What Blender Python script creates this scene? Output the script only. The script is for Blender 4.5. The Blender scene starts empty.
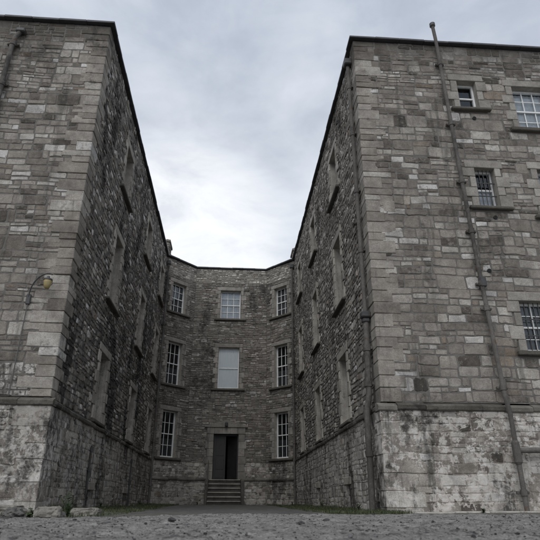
import bpy, math, random
from mathutils import Vector, Matrix, noise
random.seed(7)
R = math.radians
sc = bpy.context.scene
C = sc.collection

# ------------------------------------------------------------------ layout (metres)
XL, XR, YF, YC, YB = -3.90, 3.36, 12.0, 28.1, 29.7      # wing faces, wing fronts, corners of the bay
CL, CR = -2.30, 1.90                                     # flat middle of the rear block
H = 13.05; HP = 2.22; HB = 1.36                          # wall top, wing string course, rear string course
ZW = [(2.36, 4.55), (5.92, 8.22), (9.90, 11.70)]         # window openings of the three storeys

def redge(x):
    b=10.35-2.75*min(1,max(0,(-x-.2)/1.8))
    return b+.35*noise.noise(Vector((x*.35,7,0)))+.12*noise.noise(Vector((x*2.1,3,0)))
def gz(x, y):
    t = min(1, max(0, (y-10)/18)); t = t*t*(3-2*t)
    z = .10*t + .012*max(0, x-3.2)*min(1, max(0, (y-8)/4))
    e = redge(x)
    if y < e: z -= .06*min(1, (e-y)/.4)
    return z

# ------------------------------------------------------------------ helpers
class MB:
    def __init__(s): s.v=[]; s.f=[]; s.m=[]; s.t=[]; s.h=[]
    def add(s, vs, fs, tone=.5, hue=.5, m=0):
        b=len(s.v); s.v.extend(vs)
        for f in fs: s.f.append([i+b for i in f]); s.m.append(m); s.t.append(tone); s.h.append(hue)
    def box(s, a, b, tone=.5, hue=.5, m=0, ch=0, jit=0):
        x0,y0,z0=a; x1,y1,z1=b
        if ch<=0:
            vs=[(x0,y0,z0),(x1,y0,z0),(x1,y1,z0),(x0,y1,z0),(x0,y0,z1),(x1,y0,z1),(x1,y1,z1),(x0,y1,z1)]
            s.add(vs,[(0,3,2,1),(4,5,6,7),(0,1,5,4),(1,2,6,5),(2,3,7,6),(3,0,4,7)],tone,hue,m); return
        c=min(ch,(x1-x0)/2.2,(y1-y0)/2.2,(z1-z0)/2.2)
        idx={}; vs=[]
        for sx in (0,1):
            for sy in (0,1):
                for sz in (0,1):
                    P=[(x0,x1)[sx],(y0,y1)[sy],(z0,z1)[sz]]; d=[c*(1-2*sx),c*(1-2*sy),c*(1-2*sz)]
                    jj=[random.uniform(-jit,jit) for _ in range(3)]
                    for ax in range(3):
                        q=[P[k]+jj[k]+(0 if k==ax else d[k]) for k in range(3)]
                        idx[(sx,sy,sz,ax)]=len(vs); vs.append(tuple(q))
        fs=[]
        for ax in range(3):
            o=[k for k in range(3) if k!=ax]
            for sg in (0,1):
                q=[]
                for (p,r) in ((0,0),(1,0),(1,1),(0,1)):
                    k=[0,0,0]; k[ax]=sg; k[o[0]]=p; k[o[1]]=r; q.append(idx[(k[0],k[1],k[2],ax)])
                if (ax==1)^(sg==0): q=q[::-1]
                fs.append(q)
        for ax in range(3):
            o=[k for k in range(3) if k!=ax]
            for p in (0,1):
                for r in (0,1):
                    k0=[0,0,0]; k0[o[0]]=p; k0[o[1]]=r; k1=list(k0); k1[ax]=1
                    q=[idx[(*k0,o[0])],idx[(*k0,o[1])],idx[(*k1,o[1])],idx[(*k1,o[0])]]
                    n=(Vector(vs[q[1]])-Vector(vs[q[0]])).cross(Vector(vs[q[2]])-Vector(vs[q[1]]))
                    cen=Vector(vs[q[0]])-Vector(((x0+x1)/2,(y0+y1)/2,(z0+z1)/2))
                    if n.dot(cen)<0: q=q[::-1]
                    fs.append(q)
        for sx in (0,1):
            for sy in (0,1):
                for sz in (0,1):
                    q=[idx[(sx,sy,sz,a)] for a in range(3)]
                    if (sx+sy+sz)%2==0: q=q[::-1]
                    fs.append(q)
        s.add(vs,fs,tone,hue,m)
    def tube(s, pts, r, n=12, m=0, tone=.5, cap=True):
        pts=[Vector(p) for p in pts]; rs=r if isinstance(r,(list,tuple)) else [r]*len(pts)
        vs=[]; up=None
        for i,p in enumerate(pts):
            d=(pts[min(i+1,len(pts)-1)]-pts[max(i-1,0)]).normalized()
            if up is None: up=Vector((0,1,0)) if abs(d.y)<.8 else Vector((1,0,0))
            a=(up-d*up.dot(d)).normalized(); up=a; b=d.cross(a)
            for k in range(n):
                t=2*math.pi*k/n; vs.append(tuple(p+(a*math.cos(t)+b*math.sin(t))*rs[i]))
        fs=[(i*n+k,i*n+(k+1)%n,(i+1)*n+(k+1)%n,(i+1)*n+k) for i in range(len(pts)-1) for k in range(n)]
        if cap: fs+= [tuple(range(n))[::-1], tuple((len(pts)-1)*n+k for k in range(n))]
        s.add(vs,fs,tone,.5,m)
    def xf(s, M):
        s.v=[tuple(M@Vector(v)) for v in s.v]; return s
    def merge(s, o):
        b=len(s.v); s.v.extend(o.v); s.f.extend([[i+b for i in f] for f in o.f]); s.m+=o.m; s.t+=o.t; s.h+=o.h
    def build(s, name, mats, parent=None, smooth=False, world=True):
        me=bpy.data.meshes.new(name)
        off=Vector((0,0,0))
        if parent is not None and world:
            p=parent
            while p is not None: off+=p.location; p=p.parent
        v=[(x-off.x,y-off.y,z-off.z) for x,y,z in s.v] if off.length>0 else s.v
        me.from_pydata(v,[],s.f)
        if not isinstance(mats,(list,tuple)): mats=[mats]
        for m in mats: me.materials.append(m)
        if len(mats)>1: me.polygons.foreach_set('material_index',s.m)
        a=me.attributes.new('tone','FLOAT','FACE'); a.data.foreach_set('value',s.t)
        a=me.attributes.new('hue','FLOAT','FACE'); a.data.foreach_set('value',s.h)
        if smooth: me.polygons.foreach_set('use_smooth',[True]*len(s.f))
        me.update()
        o=bpy.data.objects.new(name,me); C.objects.link(o)
        if parent is not None: o.parent=parent
        return o
def tag(o,label=None,cat=None,group=None,kind=None):
    if label: o['label']=label
    if cat: o['category']=cat
    if group: o['group']=group
    if kind: o['kind']=kind
    return o
def empty(name,loc,label,cat,group=None,rz=0):
    o=bpy.data.objects.new(name,None); C.objects.link(o); o.location=loc; o.rotation_euler=(0,0,rz)
    o.empty_display_size=.3
    return tag(o,label,cat,group)
def copy_tree(o,parent=None):
    c=o.copy(); C.objects.link(c); c.parent=parent
    for ch in [x for x in bpy.data.objects if x.parent==o]: copy_tree(ch,c)
    return c
def frame(ox,oy,rz): return Matrix.Translation((ox,oy,0))@Matrix.Rotation(rz,4,'Z')

# ------------------------------------------------------------------ materials
def newmat(name):
    m=bpy.data.materials.new(name); m.use_nodes=True; nt=m.node_tree; nt.nodes.clear()
    out=nt.nodes.new('ShaderNodeOutputMaterial'); b=nt.nodes.new('ShaderNodeBsdfPrincipled')
    nt.links.new(b.outputs[0],out.inputs[0]); return m,nt,b,out
class N:
    def __init__(s,nt): s.nt=nt; s.co=nt.nodes.new('ShaderNodeTexCoord').outputs['Object']
    def L(s,a,b): s.nt.links.new(a,b)
    def put(s,v,sock):
        if isinstance(v,(int,float)): sock.default_value=v
        elif isinstance(v,tuple): sock.default_value=(*v,1) if len(v)==3 else v
        else: s.L(v,sock)
    def mapc(s,scale,loc=(0,0,0)):
        n=s.nt.nodes.new('ShaderNodeMapping'); n.inputs['Scale'].default_value=scale; n.inputs['Location'].default_value=loc
        s.L(s.co,n.inputs[0]); return n.outputs[0]
    def noise(s,scale,detail=4,rough=.6,dist=0,vec=None):
        n=s.nt.nodes.new('ShaderNodeTexNoise'); n.inputs['Scale'].default_value=scale; n.inputs['Detail'].default_value=detail
        n.inputs['Roughness'].default_value=rough; n.inputs['Distortion'].default_value=dist
        s.L(vec if vec is not None else s.co,n.inputs['Vector']); return n.outputs[0]
    def vor(s,scale,vec=None,feat='F1'):
        n=s.nt.nodes.new('ShaderNodeTexVoronoi'); n.feature=feat; n.inputs['Scale'].default_value=scale
        s.L(vec if vec is not None else s.co,n.inputs['Vector']); return n.outputs['Distance']
    def rng(s,v,a,b,c=0,d=1,smooth=False):
        n=s.nt.nodes.new('ShaderNodeMapRange'); n.inputs[1].default_value=a; n.inputs[2].default_value=b
        n.inputs[3].default_value=c; n.inputs[4].default_value=d
        if smooth: n.interpolation_type='SMOOTHSTEP'
        s.L(v,n.inputs[0]); return n.outputs[0]
    def math(s,op,a,b=0):
        n=s.nt.nodes.new('ShaderNodeMath'); n.operation=op; s.put(a,n.inputs[0]); s.put(b,n.inputs[1]); return n.outputs[0]
    def mix(s,f,a,b,mode='MIX'):
        n=s.nt.nodes.new('ShaderNodeMix'); n.data_type='RGBA'; n.blend_type=mode
        s.put(f,n.inputs[0]); s.put(a,n.inputs[6]); s.put(b,n.inputs[7]); return n.outputs[2]
    def ramp(s,v,cols):
        n=s.nt.nodes.new('ShaderNodeValToRGB'); e=n.color_ramp.elements
        while len(e)<len(cols): e.new(.5)
        for k,(p,c) in enumerate(cols): e[k].position=p; e[k].color=(*c,1)
        s.L(v,n.inputs[0]); return n.outputs[0]
    def attr(s,name):
        n=s.nt.nodes.new('ShaderNodeAttribute'); n.attribute_name=name; return n.outputs['Fac']
    def bump(s,h,strength,dist,bsdf,prev=None):
        n=s.nt.nodes.new('ShaderNodeBump'); n.inputs['Strength'].default_value=strength; n.inputs['Distance'].default_value=dist
        s.L(h,n.inputs['Height'])
        if prev is not None: s.L(prev,n.inputs['Normal'])
        if bsdf is not None: s.L(n.outputs[0],bsdf.inputs['Normal'])
        return n.outputs[0]

def stone_mat(name, cols, warm=(.26,.19,.13), stain=.3, stainlo=.5, wash=0, washcol=(.52,.51,.48), washlo=.5, streak=0, stain_scale=.55, bump=.9, lichen=.0, slurry=None, slo=.50, patch=0, grime=0):
    m,nt,b,out=newmat(name); n=N(nt)
    t=n.attr('tone'); hu=n.attr('hue')
    nz=n.noise(7,6,.65); t2=n.math('ADD',t,n.math('MULTIPLY',n.math('SUBTRACT',nz,.5),.55))
    col=n.ramp(t2,cols)
    col=n.mix(n.rng(hu,.93,.995,0,.38),col,warm)
    fine=n.noise(45,5,.7)
    col=n.mix(1,col,n.ramp(fine,[(.25,(.66,.65,.63)),(.5,(.97,.97,.97)),(.75,(1.35,1.34,1.32))]),'MULTIPLY')
    med=n.noise(2.3,5,.6)
    col=n.mix(1,col,n.ramp(med,[(.3,(.72,.71,.70)),(.7,(1.25,1.24,1.2))]),'MULTIPLY')
    if slurry:
        sl_=n.math('ADD',n.math('MULTIPLY',n.noise(2.6,8,.72,.5),.5),n.math('MULTIPLY',n.noise(13,6,.72,.4),.5))
        col=n.mix(n.rng(sl_,slo,slo+.05,0,.85),col,n.mix(n.noise(20,6,.7),tuple(x*.7 for x in slurry),tuple(x*1.25 for x in slurry)))
    if lichen>0:
        li=n.rng(n.noise(16,6,.75,.6),.60,.68); col=n.mix(n.math('MULTIPLY',li,lichen),col,(.42,.405,.375))
    if wash>0:
        a=n.noise(1.15,9,.72,.4); a2=n.noise(5.5,9,.80,.15)
        w=n.math('ADD',n.math('MULTIPLY',a,.42),n.math('MULTIPLY',a2,.58))
        w=n.rng(w,washlo,washlo+.022)
        w=n.math('MULTIPLY',w,n.rng(hu,.20,.24,.55,1))
        w=n.math('MULTIPLY',w,wash)
        wc=n.mix(n.rng(n.noise(9,6,.7),.35,.7),(washcol[0]*.66,washcol[1]*.635,washcol[2]*.59),washcol)
        col=n.mix(w,col,wc)
    if patch>0:
        pz=n.ramp(n.noise(.75,7,.66,.3),[(.34,(1-patch,1-patch*1.02,1-patch*1.05)),(.5,(1,1,1)),(.66,(1+patch*.55,1+patch*.55,1+patch*.55))])
        col=n.mix(1,col,pz,'MULTIPLY')
    if grime>0:
        sz=n.nt.nodes.new('ShaderNodeSeparateXYZ'); n.L(n.co,sz.inputs[0])
        gq=n.math('ADD',sz.outputs[2],n.math('MULTIPLY',n.noise(1.3,8,.75,.3),2.6))
        col=n.mix(n.rng(gq,13.0,14.4,0,grime,True),col,(.06,.054,.047))
    # black algae and soot stains, ragged
    sv=n.mapc((1,1,.42))
    sn=n.noise(stain_scale,9,.70,.5,vec=sv); sn2=n.noise(6,7,.7,.5)
    s=n.math('ADD',n.math('MULTIPLY',sn,.68),n.math('MULTIPLY',sn2,.32))
    s=n.rng(s,stainlo,stainlo+.09,0,stain,True)
    col=n.mix(s,col,(.026,.0245,.0225))
    if streak>0:
        k=n.noise(1.6,7,.7,.2,vec=n.mapc((1.7,1.7,.11)))
        col=n.mix(n.rng(k,.56,.66,0,streak,True),col,(.03,.03,.027))
    col=n.mix(1,col,(1.0,.980,.988),'MULTIPLY')
    n.L(col,b.inputs['Base Color']); b.inputs['Roughness'].default_value=.92; b.inputs['Specular IOR Level'].default_value=.12
    h=n.math('ADD',n.math('MULTIPLY',n.noise(22,7,.72,.3),.75),n.math('MULTIPLY',n.noise(90,4,.7),.25))
    n.bump(h,bump,.022,b)
    return m
FRONT=[(0,(0.085,0.078,0.069)),(.3,(0.189,0.176,0.156)),(.55,(0.274,0.258,0.232)),(.8,(0.391,0.377,0.345)),(1,(0.521,0.521,0.508))]
INNER=[(0,(0.078,0.073,0.067)),(.35,(0.196,0.185,0.167)),(.6,(0.324,0.308,0.280)),(.82,(0.549,0.530,0.491)),(1,(0.660,0.660,0.660))]
REAR=[(0,(0.081,0.075,0.068)),(.35,(0.184,0.172,0.155)),(.6,(0.272,0.259,0.235)),(.82,(0.397,0.382,0.353)),(1,(0.521,0.521,0.521))]
TOP=[(0,(0.130,0.124,0.111)),(.4,(0.286,0.273,0.247)),(.7,(0.442,0.429,0.390)),(1,(0.598,0.585,0.546))]
m_front=stone_mat('limestone_front',FRONT,stain=.6,stainlo=.545,patch=.34,grime=.75,streak=.45,lichen=.12,slurry=(0.239,0.224,0.202),slo=.53)
m_left=stone_mat('limestone_soot_black',INNER,stain=.86,stainlo=.49,lichen=.4,bump=.8,slurry=(0.221,0.207,0.187),slo=.52)
m_right=stone_mat('limestone_weathered',INNER,stain=.78,stainlo=.505,lichen=.35,bump=.9,slurry=(0.180,0.167,0.150),slo=.52)
m_rear=stone_mat('limestone_rear',REAR,stain=.75,stainlo=.52,lichen=.2,warm=(0.257,0.214,0.157),slurry=(0.200,0.187,0.167),slo=.50)
m_reartop=stone_mat('limestone_rear_repointed',TOP,stain=.5,stainlo=.58,lichen=.2)
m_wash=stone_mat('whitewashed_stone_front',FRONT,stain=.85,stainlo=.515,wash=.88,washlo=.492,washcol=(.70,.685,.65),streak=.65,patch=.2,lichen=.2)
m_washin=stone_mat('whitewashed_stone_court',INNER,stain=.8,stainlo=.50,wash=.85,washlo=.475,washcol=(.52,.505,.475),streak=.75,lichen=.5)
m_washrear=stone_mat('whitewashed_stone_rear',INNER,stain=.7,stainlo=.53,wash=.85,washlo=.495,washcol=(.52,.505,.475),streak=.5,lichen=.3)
m_dress=stone_mat('dressed_limestone',[(0,(0.143,0.137,0.119)),(.5,(0.286,0.274,0.250)),(1,(0.428,0.416,0.387))],stain=.6,stainlo=.56,lichen=.15,bump=.6)
m_dressin=stone_mat('dressed_limestone_court',[(0,(0.150,0.144,0.125)),(.5,(0.338,0.325,0.294)),(1,(0.525,0.506,0.456))],stain=.6,stainlo=.55,streak=.3,lichen=.15,bump=.6)
m_dressrear=stone_mat('dressed_limestone_rear',[(0,(0.127,0.121,0.110)),(.5,(0.260,0.249,0.228)),(1,(0.408,0.394,0.362))],stain=.6,stainlo=.54,streak=.4,lichen=.2,bump=.8,slurry=(0.197,0.185,0.165),slo=.53)
m_course=stone_mat('string_course_stone',[(0,(0.064,0.061,0.053)),(.5,(0.138,0.133,0.119)),(1,(0.234,0.223,0.202))],stain=.7,stainlo=.52,bump=.8)
def mortar(name,c,stain,lo):
    m,nt,b,out=newmat(name); n=N(nt)
    col=n.ramp(n.noise(3.2,7,.7),[(.3,tuple(x*.6 for x in c)),(.6,c),(.8,tuple(x*1.3 for x in c))])
    s=n.rng(n.noise(.55,9,.7,.5,vec=n.mapc((1,1,.42))),lo,lo+.1,0,stain)
    col=n.mix(s,col,(.026,.0245,.0225))
    col=n.mix(1,col,(1.0,.980,.988),'MULTIPLY')
    n.L(col,b.inputs['Base Color']); b.inputs['Roughness'].default_value=.95
    n.bump(n.noise(30,7,.75),1,.03,b); return m
mo_front=mortar('lime_mortar',(0.198,0.186,0.167),.5,.56)
mo_left=mortar('lime_mortar_black',(0.168,0.158,0.144),.85,.48)
mo_right=mortar('lime_mortar_dark',(0.151,0.143,0.130),.6,.52)
mo_rear=mortar('lime_mortar_rear',(0.167,0.156,0.139),.5,.54)
mo_reartop=mortar('lime_mortar_fresh',(0.260,0.247,0.221),.3,.58)
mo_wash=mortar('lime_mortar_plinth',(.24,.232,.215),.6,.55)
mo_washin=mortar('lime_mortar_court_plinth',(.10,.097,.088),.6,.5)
def simple(name,c,rough=.5,metal=0,var=.3,bscale=30,bs=.3,spec=.5,rust=None):
    m,nt,b,out=newmat(name); n=N(nt)
    f=n.noise(bscale*.3,6,.7)
    col=n.ramp(f,[(.3,tuple(x*(1-var) for x in c)),(.7,tuple(min(1,x*(1+var)) for x in c))])
    if rust: col=n.mix(n.rng(n.noise(5,7,.75,.5),.54,.62),col,rust)
    n.L(col,b.inputs['Base Color']); b.inputs['Roughness'].default_value=rough; b.inputs['Metallic'].default_value=metal
    b.inputs['Specular IOR Level'].default_value=spec
    n.bump(n.noise(bscale,5,.6),bs,.01,b); return m
m_iron=stone_mat('painted_cast_iron',[(0,(.07,.067,.063)),(.5,(.13,.126,.12)),(1,(.20,.195,.185))],stain=.5,stainlo=.5,streak=.3,lichen=.15,bump=.35,slurry=(.12,.085,.06),slo=.56)
m_irond=simple('dark_cast_iron',(.045,.045,.046),.55,0,.35,40,.3,rust=(.05,.035,.027))
m_white=simple('white_window_paint',(.76,.765,.75),.5,0,.12,25,.15)
m_blind=simple('pale_board',(.86,.87,.86),.7,0,.06,3,.1)  # pale boards, whitened further to stand for sky reflected in the pane
m_curtain=simple('grey_curtain',(.55,.57,.60),.9,0,.25,12,.3)
m_dim=simple('grey_pane_backing',(.13,.135,.14),.9,0,.45,4,.3)  # sky reflection in the rear panes put into this grey; also one dim curtain
m_dark=simple('unlit_room_black',(.02,.02,.02),.9,0,.3,5,.1)  # near-black colour stands in for the shade inside rooms and holes
m_door=simple('dark_painted_timber',(.02,.0193,.0185),.5,0,.3,9,.3)
m_slate=simple('roof_slate',(.06,.062,.068),.6,0,.3,20,.4)
m_coping=simple('dark_slate_coping',(.045,.046,.050),.6,0,.35,18,.6)
m_step=stone_mat('worn_step_stone',[(0,(0.060,0.058,0.052)),(.4,(0.120,0.115,0.106)),(1,(0.312,0.300,0.276))],stain=.4,stainlo=.55)
m_yellow=simple('yellowed_lamp_glass',(.30,.24,.11),.4,0,.25,20,.1)
m_cable=simple('grey_conduit',(.09,.088,.082),.6,0,.2,30,.1)
m_boulder=simple('dark_boulder_stone',(.10,.096,.088),.9,0,.45,12,.9)
m_slab=stone_mat('pale_worn_slab',[(0,(0.223,0.215,0.191)),(.5,(0.429,0.415,0.381)),(1,(0.583,0.567,0.515))],stain=.6,stainlo=.52,bump=1)
m_clod=simple('dark_damp_stone',(.05,.048,.047),.85,0,.4,40,.8)
m_pebble=simple('grey_pebble_stone',(.17,.165,.165),.85,0,.4,40,.6)
def glassmat():
    m,nt,b,out=newmat('window_glass'); n=N(nt); nt.nodes.remove(b)
    tr=nt.nodes.new('ShaderNodeBsdfTransparent'); tr.inputs[0].default_value=(.92,.94,.94,1)
    g=nt.nodes.new('ShaderNodeBsdfGlossy'); g.inputs['Roughness'].default_value=.05; g.inputs[0].default_value=(.9,.95,1,1)
    fr=nt.nodes.new('ShaderNodeFresnel'); fr.inputs[0].default_value=1.5
    bm=n.bump(n.noise(3,2,.5),.15,.02,None); n.L(bm,g.inputs['Normal'])
    mx=nt.nodes.new('ShaderNodeMixShader'); n.L(n.math('MULTIPLY',fr.outputs[0],1.5),mx.inputs[0]); n.L(tr.outputs[0],mx.inputs[1]); n.L(g.outputs[0],mx.inputs[2])
    n.L(mx.outputs[0],out.inputs[0]); return m
m_glass=glassmat()

# ------------------------------------------------------------------ masonry
def wob(u,v,a=.02,s=.8,sd=0):
    return noise.noise(Vector((u*s+sd,v*s*1.3,sd*3.1)))*a
def stone(mb,u0,u1,v0,v1,g,d,nv,tone,hue,sd,wa,m=0):
    """one stone: outline irregular, standing proud (-y) of the mortar"""
    u0+=g*random.uniform(.3,1); u1-=g*random.uniform(.3,1); v0+=g*random.uniform(.3,1); v1-=g*random.uniform(.3,1)
    w=u1-u0; h=v1-v0
    if w<.025 or h<.018: return
    c=min(w,h)
    P=[]
    k=c*random.uniform(.12,.34)
    if nv==8:
        P=[(u0+k,v0),(u1-k*random.uniform(.6,1.3),v0),(u1,v0+k*.7),(u1,v1-k*.8),(u1-k,v1),(u0+k*random.uniform(.6,1.3),v1),(u0,v1-k*.7),(u0,v0+k*.8)]
    else:
        mu=(u0+u1)/2+random.uniform(-.15,.15)*w
        P=[(u0+k*.5,v0),(mu,v0),(u1-k*.5,v0),(u1,v0+k*.4),(u1,v1-k*.4),(u1-k*.5,v1),(mu+random.uniform(-.1,.1)*w,v1),(u0+k*.5,v1),(u0,v1-k*.4),(u0,v0+k*.4)]
    j=min(g*.9,c*.09)
    P=[(a+random.uniform(-j,j),b+random.uniform(-j,j)) for a,b in P]
    cu=sum(a for a,b in P)/len(P); cv=sum(b for a,b in P)/len(P)
    tu=random.uniform(-.35,.35)*d; tv=random.uniform(-.35,.35)*d
    i1=min(.010,c*.1); i2=min(.03,c*.27)*random.uniform(.6,1.2)
    vs=[]; n=len(P)
    def ins(a,b,i):
        l=math.hypot(a-cu,b-cv) or 1; return a-(a-cu)/l*i, b-(b-cv)/l*i*min(1,1.0)
    for ring,(i,dd) in enumerate(((0,-.012),(i1,d*.62),(i2,d))):
        for a,b in P:
            a2,b2=ins(a,b,i); ex=(tu*(a2-cu)/w+tv*(b2-cv)/h)*2 if ring else 0
            dd2=dd+ex+(random.uniform(-.12,.12)*d if ring else 0)
            vs.append((a2,-dd2,b2+wob(a2,b2,wa,.8,sd)))
    fs=[]
    for r in (0,1):
        for q in range(n): fs.append((r*n+q,r*n+(q+1)%n,(r+1)*n+(q+1)%n,(r+1)*n+q))
    fs.append(tuple(2*n+q for q in range(n)))
    mb.add(vs,fs,tone,hue,m)
def pick(skew):
    t=random.random(); 
    if skew=='front': return min(1,max(0,random.gauss(.52,.24)))
    if skew=='left':  return random.uniform(.72,1.0) if t<.13 else min(1,max(0,random.gauss(.36,.17)))
    if skew=='rear':  return random.uniform(.75,.95) if t<.07 else min(1,max(0,random.gauss(.46,.17)))
    return random.uniform(.7,.95) if t<.08 else min(1,max(0,random.gauss(.43,.17)))
def masonry(u0,u1,v0,v1,holes,band,seg,rowh,stw,g,dep,skew,sd,wa=.02,nv=8,mats=(0,1),reveal=.34):
    """returns (stones+mortar) MB in the wall's own frame: x along, y into, z up"""
    mb=MB()
    # mortar backing with real openings
    us=sorted({u0,u1}|{h[k] for h in holes for k in (4,5)}); vsn=sorted({v0,v1}|{h[k] for h in holes for k in (6,7)})
    us=[u for u in us if u0<=u<=u1]; vsn=[v for v in vsn if v0<=v<=v1]
    for a,b in zip(us,us[1:]):
        for c,d in zip(vsn,vsn[1:]):
            cu,cv=(a+b)/2,(c+d)/2
            if any(h[4]<cu<h[5] and h[6]<cv<h[7] for h in holes): continue
            mb.add([(a,0,c),(b,0,c),(b,0,d),(a,0,d)],[(0,1,2,3)],.5,.5,mats[1])
    # reveals and room behind the opening
    for h in holes:
        a,b,c,d=h[4:8]; y=.9
        if a>=b: continue
        mb.add([(a,0,c),(b,0,c),(b,0,d),(a,0,d),(a,reveal,c),(b,reveal,c),(b,reveal,d),(a,reveal,d)],
               [(0,3,7,4),(1,5,6,2),(3,2,6,7),(0,4,5,1)],.55,.5,mats[1] if len(mats)<3 else mats[2])
        mb.add([(a,reveal,c),(b,reveal,c),(b,reveal,d),(a,reveal,d),(a,y,c),(b,y,c),(b,y,d),(a,y,d)],
               [(0,3,7,4),(1,5,6,2),(3,2,6,7),(0,4,5,1),(4,7,6,5)],.0,.5,mats[-1])
    cuts=sorted({v0,v1}|{h[k] for h in holes for k in (2,3) if v0<h[k]<v1})
    bands=[]
    for a,b in zip(cuts,cuts[1:]):
        n=max(1,round((b-a)/band)); ws=[random.uniform(.75,1.25) for _ in range(n)]; s=sum(ws); z=a
        for w in ws: bands.append((z,z+(b-a)*w/s)); z+=(b-a)*w/s
    for a,b in bands:
        ivs=[(u0,u1)]
        for h in holes:
            if h[2]<(a+b)/2<h[3]:
                nx=[]
                for p,q in ivs:
                    if h[1]<=p or h[0]>=q: nx.append((p,q)); continue
                    if h[0]>p: nx.append((p,h[0]))
                    if h[1]<q: nx.append((h[1],q))
                ivs=nx
        for p,q in ivs:
            u=p
            while u<q-.01:
                w=random.uniform(*seg)
                if q-u-w<seg[0]*.6: w=q-u
                e=min(q,u+w)
                nr=max(1,round((b-a)/random.uniform(*rowh))); ws=[random.uniform(.55,1.45) for _ in range(nr)]; s=sum(ws); z=a
                for wr in ws:
                    hh=(b-a)*wr/s; x=u
                    while x<e-.005:
                        sw=random.uniform(*stw)*(0.75+hh*2.2)
                        if e-x-sw<stw[0]*.7: sw=e-x
                        t=pick(skew)
                        stone(mb,x,min(e,x+sw),z,z+hh,g,random.uniform(*dep),nv,t,random.random(),sd,wa,mats[0])
                        x+=sw
                    z+=hh
                u=e
    return mb
def hole(c,w,z0,z1,sur=.20,top=.26,bot=.14):
    """surround rectangle then opening rectangle"""
    return (c-w/2-sur,c+w/2+sur,z0-bot,z1+top,c-w/2,c+w/2,z0,z1)

# ------------------------------------------------------------------ windows
def surround(mb,w,z0,z1,dep,style,rev,sill=True,wide=.34,nar=.18,lint=.24):
    h=z1-z0; top=h
    n=max(3,round(h/.30)); 
    for s in (-1,1):
        z=0; k=0 if s<0 else 1
        hs=[random.uniform(.8,1.2) for _ in range(n)]; tt=sum(hs)
        for q in hs:
            dh=h*q/tt; ww=(wide if k%2 else nar)*random.uniform(.88,1.12); k+=1
            a,b=(w/2+.003,w/2+ww) if s>0 else (-w/2-ww,-w/2-.003)
            mb.box((a,-dep*random.uniform(.9,1.15),z+.004),(b,rev-.01,z+dh-.004),random.uniform(.3,.8),random.random()*.8,0,.012,.004)
            z+=dh
    L=w/2+(wide+nar)/2
    mb.box((-L,-dep*1.1,top+.004),(L*.97,rev-.01,top+lint),random.uniform(.35,.65),.3,0,.014,.005)
def make_window(kind,w,h,cols,rows,dress,dep=.03,rev=.30,sillw=.34,blind=None,bars=False,sash=True,sillt=.12,sillp=.12,lint=.24,glass=True,wide=.34,nar=.18):
    """window in its own frame: origin at the middle of the opening's foot on the wall face"""
    f=MB(); y=rev-.09; t=.045
    f.box((-w/2+.002,y,0.002),(-w/2+t+.01,y+.08,h-.002)); f.box((w/2-t-.01,y,0.002),(w/2-.002,y+.08,h-.002))
    f.box((-w/2+t+.01,y,h-t-.012),(w/2-t-.01,y+.08,h-.002)); f.box((-w/2+t+.01,y,.002),(w/2-t-.01,y+.08,.085))
    iw=w-2*t-.02; x0=-iw/2; zb,zt=.085,h-t-.012; mid=(zb+zt)/2
    if sash: f.box((x0,y+.01,mid-.022),(-x0,y+.07,mid+.022))
    for c in range(1,cols):
        x=x0+iw*c/cols
        for (za,zc,yy) in ((zb,mid-.022,y+.05),(mid+.022,zt,y+.02)) if sash else ((zb,zt,y+.04),):
            f.box((x-.012,yy-.015,za),(x+.012,yy+.014,zc))
    for (za,zc,yy,rr) in ((zb,mid-.022,y+.05,rows//2),(mid+.022,zt,y+.02,rows-rows//2)) if sash else ((zb,zt,y+.04,rows),):
        for r in range(1,rr):
            z=za+(zc-za)*r/rr
            for c in range(cols):
                f.box((x0+iw*c/cols+.0121,yy-.012,z-.011),(x0+iw*(c+1)/cols-.0121,yy+.012,z+.011))
    o=f.build('window',m_white,None)
    g=MB(); yy=y+.052
    g.add([(x0,yy,zb),(-x0,yy,zb),(-x0,yy,zt),(x0,yy,zt)],[(0,1,2,3)]); g.build('pane',m_glass,o,world=False)
    if blind:
        b=MB(); bm,fr0,fr1=blind; yb=rev+.012
        n=28; vs=[];fs=[]
        for i in range(n+1):
            x=-w/2+.03+(w-.06)*i/n; d=.012*math.sin(i*1.9)+.006*math.sin(i*4.3)
            vs+= [(x,yb+d,h*fr0+.02),(x,yb+d*.7,h*fr1-.03)]
        for i in range(n): fs.append((2*i,2*i+2,2*i+3,2*i+1))
        b.add(vs,fs); b.build('blind',bm,o,world=False,smooth=True)
    if bars:
        b=MB(); nb=max(3,round(w/.12))
        for i in range(nb): 
            x=-w/2+w*(i+.5)/nb; b.tube([(x,.10,0),(x,.10,h)],.011,6)
        for z in (h*.33,h*.66): b.box((-w/2,.088,z-.012),(w/2,.112,z+.012))
        b.build('bars',m_irond,o,world=False)
    s=MB(); surround(s,w,0,h,dep,0,rev,lint=lint,wide=wide,nar=nar); s.build('surround',dress,o,world=False)
    if sillt>0:
        s=MB(); s.box((-w/2-sillw,-sillp,-sillt),(w/2+sillw,rev-.1,-.002),.35,.3,0,.02,.006); s.build('sill',m_course,o,world=False)
    return o
def place(o,parent,M,u,z,label=None,first=False):
    """copy (or move) a window onto the wall with frame M"""
    c=o if first else copy_tree(o)
    p=M@Vector((u,0,z)); off=parent.location
    c.parent=parent; c.location=p-off; c.rotation_euler=(0,0,M.to_euler().z)
    if label: c['label']=label
    return c

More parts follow.
